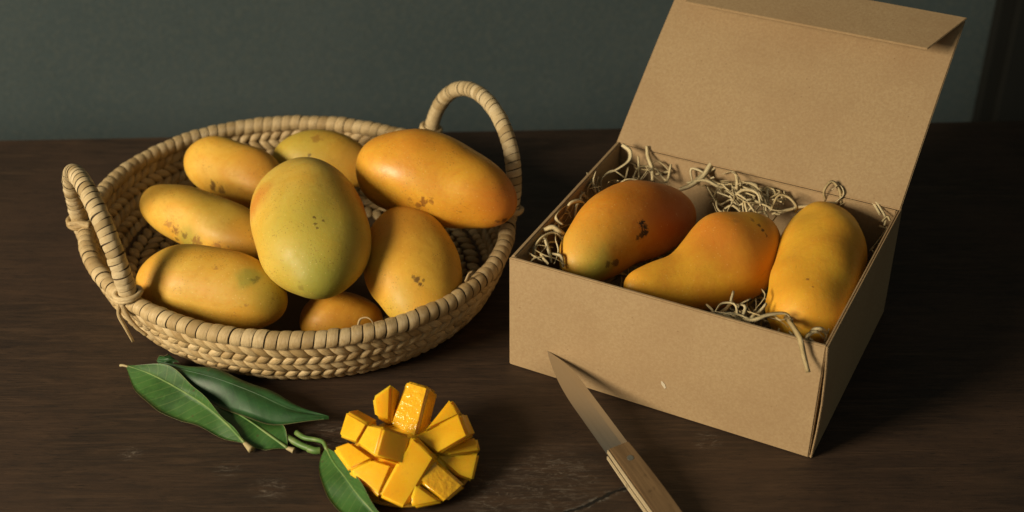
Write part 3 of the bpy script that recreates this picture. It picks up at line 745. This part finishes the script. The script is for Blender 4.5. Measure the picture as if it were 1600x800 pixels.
# leaf lying at the front left, tip to the left
mid = [at(384, 694, .005), at(352, 660, .008), (at(318, 632, .010)), at(280, 608, .011), at(236, 585, .010), at(196, 571, .008)]
lf = [at(384, 694, .005), at(345, 683, .002), at(300, 664, .0015), at(246, 641, .0015), at(212, 612, .002), at(196, 571, .008)]
rt = [at(384, 694, .005), at(362, 664, .010), at(336, 640, .014), at(304, 604, .018), at(262, 572, .018), at(196, 571, .008)]
b = at(300, 630)
t_ = thing('leaf', 'flat green leaf at the far left, its pale stalk end pointing right', 'leaf', b, GL)
o = obj('leaf_blade', leaf(mid, lf, rt, M['leaf_pale'], loc=b), t_); midrib_tube(mid, b, t_, .0013)
stalk_tube([at(382, 692, .005), at(388, 698, .0045), at(393, 703, .004)], .0016, .0030, b, M['stalk_end'], 'stalk', t_)
stalk_tube([at(200, 573, .008), at(193, 571, .008), at(188, 571, .007)], .0008, .0012, b, M['stalk_end'], 'leaf_tip', t_)
# leaf behind it with a long fine point to the right
mid = [at(248, 570, .010), at(290, 579, .016), at(340, 592, .020), at(400, 615, .019), (at(455, 640, .014)), at(514, 655, .008)]
rt = [at(248, 570, .010), at(300, 574, .014), at(348, 581, .017), at(408, 604, .015), at(460, 632, .012), at(514, 655, .008)]
lf = [at(248, 570, .010), at(282, 604, .006), at(330, 628, .006), at(388, 656, .008), (at(440, 662, .009)), at(514, 655, .008)]
b = at(380, 625)
t_ = thing('leaf', 'dark green leaf close under the basket with a long fine point towards the cut mango', 'leaf', b, GL)
obj('leaf_blade', leaf(mid, lf, rt, M['leaf_dark'], loc=b, seed=2, cup=.003), t_); midrib_tube(mid, b, t_, .0008, M['leaf_dark'])
cm = [at(252, 572, .010), at(262, 564, .014), at(274, 562, .013)]
obj('curled_end', leaf(cm, [at(252, 572, .010), at(244, 562, .010), at(262, 553, .022)], [at(252, 572, .010), at(262, 570, .010), at(280, 566, .012)], M['leaf_dark'], n=14, loc=b), t_)
# third leaf below the other two
mid = [at(450, 701, .004), at(418, 678, .006), at(388, 657, .007), at(350, 634, .005), at(305, 607, .003)]
rt = [at(450, 701, .004), at(446, 672, .008), at(430, 650, .008), at(380, 628, .006), at(305, 607, .003)]
lf = [at(450, 701, .004), at(412, 702, .0015), at(372, 688, .0015), at(335, 655, .0015), at(305, 607, .003)]
b = at(400, 670)
t_ = thing('leaf', 'dark green leaf lying beneath the other two, its stalk end next to the twig', 'leaf', b, GL)
obj('leaf_blade', leaf(mid, lf, rt, M['leaf'], loc=b, seed=4), t_); midrib_tube(mid, b, t_, .0013)
stalk_tube([at(448, 700, .004), at(454, 702, .004), at(459, 704, .0035)], .0014, .0024, b, M['stalk_end'], 'stalk', t_)
# twig with the front leaf
b = at(500, 700)
t_ = thing('leafy_twig', 'short green twig with one folded leaf reaching the bottom edge, left of the cut mango', 'twig', b)
stalk_tube([at(447, 683, .004), at(458, 689, .004), at(471, 696, .004), at(484, 701, .004)], .0029, .0024, b, M['stalk'], 'stem', t_)
stalk_tube([at(482, 701, .004), at(492, 704, .004), at(501, 704, .004)], .0030, .0027, b, M['stalk'], 'stem', t_)
stalk_tube([at(463, 676, .006), at(476, 684, .007), at(493, 687, .008), at(505, 691, .010), at(511, 703, .009)], .0022, .0015, b, M['stalk'], 'stalk', t_)
mid = [at(509, 698, .009), at(521, 722, .010), at(541, 748, .010), at(562, 776, .009), at(596, 815, .005), at(622, 850, .003)]
lf = [at(509, 698, .009), at(498, 726, .005), at(505, 762, .002), at(526, 794, .0015), at(566, 828, .002), at(622, 850, .003)]
rt = [at(509, 698, .009), at(531, 715, .017), at(556, 744, .020), at(580, 782, .016), at(606, 816, .008), at(622, 850, .003)]
obj('leaf_blade', leaf(mid, lf, rt, M['leaf_pale'], loc=b, seed=6), t_); midrib_tube(mid, b, t_, .0011)
# dark leaf tucked in the basket and one in the back corner of the box
def tucked(label, mid, lf, rt):
    b = mid[len(mid) // 2].copy(); t_ = thing('leaf', label, 'leaf', b)
    obj('leaf_blade', leaf(mid, lf, rt, M['leaf_dark'], loc=b, n=24), t_); midrib_tube(mid, b, t_, .0008, M['leaf_dark'])
tucked('dark green leaf in the back left corner of the cardboard box', [at(965, 262, .074), at(995, 266, .078), at(1030, 282, .072)], [at(965, 262, .074), at(990, 288, .066), at(1030, 282, .072)], [at(965, 262, .074), at(1000, 254, .088), at(1030, 282, .072)])

# ------------------------------------------------------------------ cut mango cheek turned inside out
def mat_flesh():
    m = NT('mango_flesh'); co = m.coord(); n = m.noise(co, 30, 4, .6); n2 = m.noise(m.mapping(co, (260, 260, 90)), 1, 4, .6)
    c = m.mix(m.mr(n, .35, .68), (.93, .46, .012), (.97, .53, .024))
    c = m.mix(m.mr(n2, .55, .75, 0, .35), c, (.72, .29, .008))
    m.set('Base Color', c); m.set('Roughness', m.mr(n2, .3, .7, .26, .46)); m.set('Specular IOR Level', .45)
    m.set('Subsurface Weight', .55); m.set('Subsurface Radius', (1.0, .5, .1)); m.set('Subsurface Scale', .006)
    m.bump(m.math('ADD', n2, m.noise(co, 420, 3, .6)), .12, .0005)
    return m.m
def mat_flesh_wet():
    m = NT('wet_mango_flesh'); co = m.coord(); n2 = m.noise(m.mapping(co, (300, 300, 120)), 1, 4, .6, .6); n3 = m.noise(co, 190, 3, .6)
    m.set('Base Color', m.mix(m.mr(n2, .4, .7), (.96, .50, .018), (.91, .44, .012)))
    m.set('Roughness', .14); m.set('Specular IOR Level', .6); m.set('Coat Weight', .8); m.set('Coat Roughness', .08)
    m.set('Subsurface Weight', .3); m.set('Subsurface Radius', (1.0, .5, .1)); m.set('Subsurface Scale', .006)
    m.bump(n3, .8, .0014)
    return m.m
M['flesh'] = mat_flesh(); M['flesh_wet'] = mat_flesh_wet()
m = NT('mango_peel', Roughness=.4); co = m.coord(); m.set('Base Color', m.mix(m.mr(m.noise(co, 40, 4), .35, .65), (.60, .27, .02), (.66, .34, .03))); M['peel'] = m.m
CC = at(637, 728, 0)
cut = thing('cut_mango', 'cut mango half turned inside out into splayed yellow cubes', 'mango', CC)
# peel dish and flesh dome beneath the cubes
def dome(name, rx, ry, h, z0, mat, pw=.5):
    vs, fs = [], []; N, K = 48, 12
    for j in range(K):
        a = j / K * math.pi / 2
        for i in range(N):
            q = 2 * math.pi * i / N; vs.append(Vector((math.cos(q) * rx * math.cos(a) ** pw, math.sin(q) * ry * math.cos(a) ** pw, z0 + h * math.sin(a))))
    vs.append(Vector((0, 0, z0 + h)))
    for j in range(K - 1):
        for i in range(N): fs.append((j * N + i, j * N + (i + 1) % N, (j + 1) * N + (i + 1) % N, (j + 1) * N + i))
    for i in range(N): fs.append(((K - 1) * N + i, (K - 1) * N + (i + 1) % N, len(vs) - 1))
    fs.append(tuple(range(N))[::-1])
    return obj(name, mesh(name, vs, fs, mat), cut)
dome('peel', .050, .046, .006, .0006, M['peel'], .4)
dome('flesh_base', .043, .042, .025, .003, M['flesh'], .8)
CE = Vector((.0585, .0575, .062))
def on_heap(u, v, k):
    """where the sight line meets the heap's ellipsoid of size k, or comes closest to it"""
    d = ray(u, v); o_ = CAM - CC
    A = Vector((o_.x / CE.x, o_.y / CE.y, o_.z / CE.z)); D = Vector((d.x / CE.x, d.y / CE.y, d.z / CE.z))
    b_ = A.dot(D); c_ = A.dot(A) - k * k; disc = b_ * b_ - D.dot(D) * c_
    t = (-b_ - math.sqrt(max(disc, 0))) / D.dot(D)
    p = o_ + d * t
    if p.z < .003: p = at(u, v, .003) - CC
    return p
def cube(face, off, mat='flesh', round_=.0021, seed=0):
    """a column of flesh: the four corners of the side one sees (picture point, share of the heap's radius) and the way to its far side"""
    rr = random.Random(seed + 3); ps = pixel_size(CC)
    fr = [on_heap(*f) for f in face]; cen = sum(fr, Vector()) / 4
    nrm = (fr[2] - fr[0]).cross(fr[3] - fr[1]).normalized()
    fr = [on_plane(f[0], f[1], cen + CC, nrm) - CC for f in face]           # one flat cut face
    vec = RT * (off[0] * ps) - UP * (off[1] * ps) + ray(637, 700) * off[2]
    fr = [cen + (p - cen) * 1.045 for p in fr]
    bk = [cen + (p - cen) * 1.0 + vec + Vector((rr.uniform(-.0006, .0006), rr.uniform(-.0006, .0006), 0)) for p in fr]
    for p in bk: p.z = max(p.z, .002)
    bm = bmesh.new(); a = [bm.verts.new(p) for p in fr]; b = [bm.verts.new(p) for p in bk]
    bm.faces.new(a); bm.faces.new(b[::-1])
    for i in range(4): bm.faces.new((a[i], b[i], b[(i + 1) % 4], a[(i + 1) % 4]))
    bmesh.ops.recalc_face_normals(bm, faces=bm.faces[:])
    bmesh.ops.triangulate(bm, faces=[f for f in bm.faces if len(f.verts) == 4], quad_method='BEAUTY')
    bmesh.ops.dissolve_limit(bm, angle_limit=R(4), verts=bm.verts[:], edges=bm.edges[:])
    bmesh.ops.bevel(bm, geom=[e for e in bm.edges if e.is_manifold and e.calc_face_angle(0) > .5], offset=round_, segments=3, affect='EDGES')
    o = from_bm('flesh_cube', bm, M[mat], cut, smooth=True)
    md = o.modifiers.new('shade', 'WEIGHTED_NORMAL'); md.keep_sharp = False
    return o
CUBES = [
    (((635, 595, 1.0), (669, 605, 1.0), (649, 684, .50), (609, 661, .58)), (16, 9, .016), 'flesh_wet'),
    (((581, 620, 1.0), (611, 599, 1.0), (609, 660, .62), (585, 650, .70)), (15, 10, .016)),
    (((541, 643, 1.0), (574, 662, .85), (556, 693, .85), (529, 682, 1.0)), (16, -4, .020)),
    (((574, 662, .92), (598, 667, .96), (585, 713, .98), (556, 693, .95)), (44, 14, .012)),
    (((643, 682, .72), (679, 716, .78), (632, 793, .97), (592, 774, .97)), (11, 3, .018)),
    (((544, 735, .96), (582, 717, .76), (613, 726, .74), (592, 775, .96)), (4, 12, .014)),
    (((521, 700, 1.0), (548, 690, .86), (584, 716, .68), (545, 734, .96)), (2, 8, .014)),
    (((647, 682, .52), (717, 647, .95), (731, 682, 1.0), (684, 709, .70)), (13, -2, .017)),
    (((663, 674, .58), (703, 623, 1.0), (719, 648, .95), (690, 662, .75)), (6, 4, .014)),
    (((676, 703, .62), (744, 683, .98), (750, 706, 1.0), (704, 713, .76)), (0, 5, .015)),
    (((676, 709, .60), (749, 708, 1.0), (739, 753, 1.0), (716, 744, .84)), (-2, 6, .015)),
    (((654, 751, .80), (679, 718, .68), (725, 759, 1.0), (695, 785, 1.0)), (7, 5, .015), 'flesh_wet'),
    (((650, 755, .84), (692, 785, 1.0), (645, 794, 1.0), (641, 780, .93)), (3, 4, .012)),
]
for i, c in enumerate(CUBES): cube(c[0], c[1], c[2] if len(c) > 2 else 'flesh', seed=i)

# ------------------------------------------------------------------ knife leaning on the box
def mat_steel():
    m = NT('brushed_steel', Metallic=1.0); co = m.coord(); n = m.noise(m.mapping(co, (6, 320, 320)), 1.5, 4, .6)
    m.set('Base Color', m.mix(n, (.58, .54, .47), (.65, .61, .54))); m.set('Roughness', m.mr(n, .3, .7, .30, .36)); m.bump(n, .03, .0003)
    return m.m
def mat_grip(name, a, b):
    m = NT(name, Roughness=.5); co = m.coord(); n = m.noise(m.mapping(co, (10, 160, 160)), 1.6, 5, .65, .5); n2 = m.noise(co, 150, 3)
    c = m.mix(m.mr(n, .35, .68), a, b); c = m.mix(m.mr(n2, .6, .75, 0, .5), c, tuple(x * .45 for x in a))
    m.set('Base Color', c); m.set('Specular IOR Level', .35); m.bump(n, .3, .0006)
    return m.m
M['steel'] = mat_steel(); M['grip'] = mat_grip('handle_wood', (.125, .074, .034), (.185, .112, .052)); M['grip_edge'] = mat_grip('pale_handle_edge', (.40, .31, .185), (.50, .40, .255))
m = NT('dull_rivet', Metallic=.9, Roughness=.45); m.set('Base Color', (.32, .33, .30)); M['rivet'] = m.m
TIP = on_plane(853, 549, BO - UY * .0008, -UY)
HS = at(966, 703, .0135)                      # where blade meets handle
KX = (TIP - HS).normalized(); BL = (TIP - HS).length
KY = UZ.cross(KX).normalized(); KR = R(-4); KZ = KX.cross(KY).normalized()
KY, KZ = KY * math.cos(KR) + KZ * math.sin(KR), KZ * math.cos(KR) - KY * math.sin(KR)
KM = frame_matrix(HS, KX, KY, KZ)
knife = thing('paring_knife', 'small knife with wooden riveted handle, its blade tip leaning against the cardboard box', 'knife', HS)
knife.matrix_world = KM
# blade: cross sections along X, cutting edge on +Y (left in the picture)
wb = .0098; secs = []
for i in range(25):
    t = i / 24; x = -.004 + (BL + .004) * t
    ye = wb * (1 - max(0, (t - .45) / .55) ** 2.2 * 1.0); ys = -wb * (1 - .12 * t) * (1 - max(0, (t - .72) / .28) ** 1.6 * 1.0)
    yc = -.0012 * t
    secs.append((x, ye * (1 if t < 1 else 0) + yc, ys + yc if t < 1 else yc, .0010 * (1 - .6 * t)))
vs, fs = [], []
for x, ye, ys, th in secs: vs += [(x, ye, 0), (x, ys + (ye - ys) * .25, th), (x, ys, th * .9), (x, ys, -th * .9), (x, ys + (ye - ys) * .25, -th)]
for i in range(len(secs) - 1):
    for k in range(5): fs.append((i * 5 + k, i * 5 + (k + 1) % 5, (i + 1) * 5 + (k + 1) % 5, (i + 1) * 5 + k))
fs.append((4, 3, 2, 1, 0)); e = (len(secs) - 1) * 5; fs.append((e, e + 1, e + 2, e + 3, e + 4))
bl = obj('blade', mesh('blade', vs, fs, M['steel'], smooth=False), knife)
HLN = .105
def grip(name, z0, z1, mat, y0=-.0088, y1=.0088, par=knife, x0=0.0):
    bm = bmesh.new(); N = 14; rowsv = []
    for i in range(N):
        t = i / (N - 1); x = x0 - HLN * t; w = 1 + .10 * math.sin(math.pi * t) + (.12 * max(0, t - .7)); k = 1 + .18 * math.sin(math.pi * min(1, t * 1.1))
        za, zb = (z0, z0 + (z1 - z0) * k) if z1 > 0 else (z0, z0 + (z1 - z0) * k)
        rowsv.append([bm.verts.new((x, y0 * w, za)), bm.verts.new((x, y1 * w, za)), bm.verts.new((x, y1 * w, zb)), bm.verts.new((x, y0 * w, zb))])
    bm.faces.new(rowsv[0]); bm.faces.new(rowsv[-1][::-1])
    for a, b in zip(rowsv, rowsv[1:]):
        for i in range(4): bm.faces.new((a[i], b[i], b[(i + 1) % 4], a[(i + 1) % 4]))
    bmesh.ops.recalc_face_normals(bm, faces=bm.faces[:])
    bmesh.ops.bevel(bm, geom=[e for e in bm.edges if e.is_manifold and e.calc_face_angle(0) > .8], offset=.0009, segments=2, affect='EDGES')
    return from_bm(name, bm, mat, par)
grip('handle_scale', .0013, .0062, M['grip']); grip('handle_scale', -.0013, -.0058, M['grip'])
grip('tang', -.0011, .0011, M['steel'], -.0085, .0085, x0=.0)
grip('scale_edge', .0015, .0056, M['grip_edge'], .0088, .0102); grip('scale_edge', -.0052, -.0015, M['grip_edge'], .0088, .0102)
for x in (-.016, -.084):
    bm = bmesh.new(); bmesh.ops.create_cone(bm, cap_ends=True, segments=18, radius1=.0027, radius2=.0025, depth=.0016)
    bmesh.ops.translate(bm, verts=bm.verts[:], vec=(x, -.0010, .0062)); from_bm('rivet', bm, M['rivet'], knife, smooth=False)

# pale paper nick on the box front
pk = on_plane(1037, 601, BO, -UY)
bm = bmesh.new(); d1 = (UX * .5 - UZ * .86).normalized(); d2 = d1.cross(UY)
pts = [(-.0036, -.0006), (-.001, -.0016), (.0036, -.0009), (.003, .0008), (0, .0014), (-.003, .0006)]
fr = [bm.verts.new(pk + d1 * a + d2 * b - UY * .0004 - BO) for a, b in pts]; bk = [bm.verts.new(pk + d1 * a + d2 * b + UY * .0004 - BO) for a, b in pts]
bm.faces.new(fr); bm.faces.new(bk[::-1])
for i in range(6): bm.faces.new((fr[i], bk[i], bk[(i + 1) % 6], fr[(i + 1) % 6]))
m = NT('torn_paper', Roughness=.8); m.set('Base Color', (.60, .50, .36)); from_bm('paper_nick', bm, m.m, box)
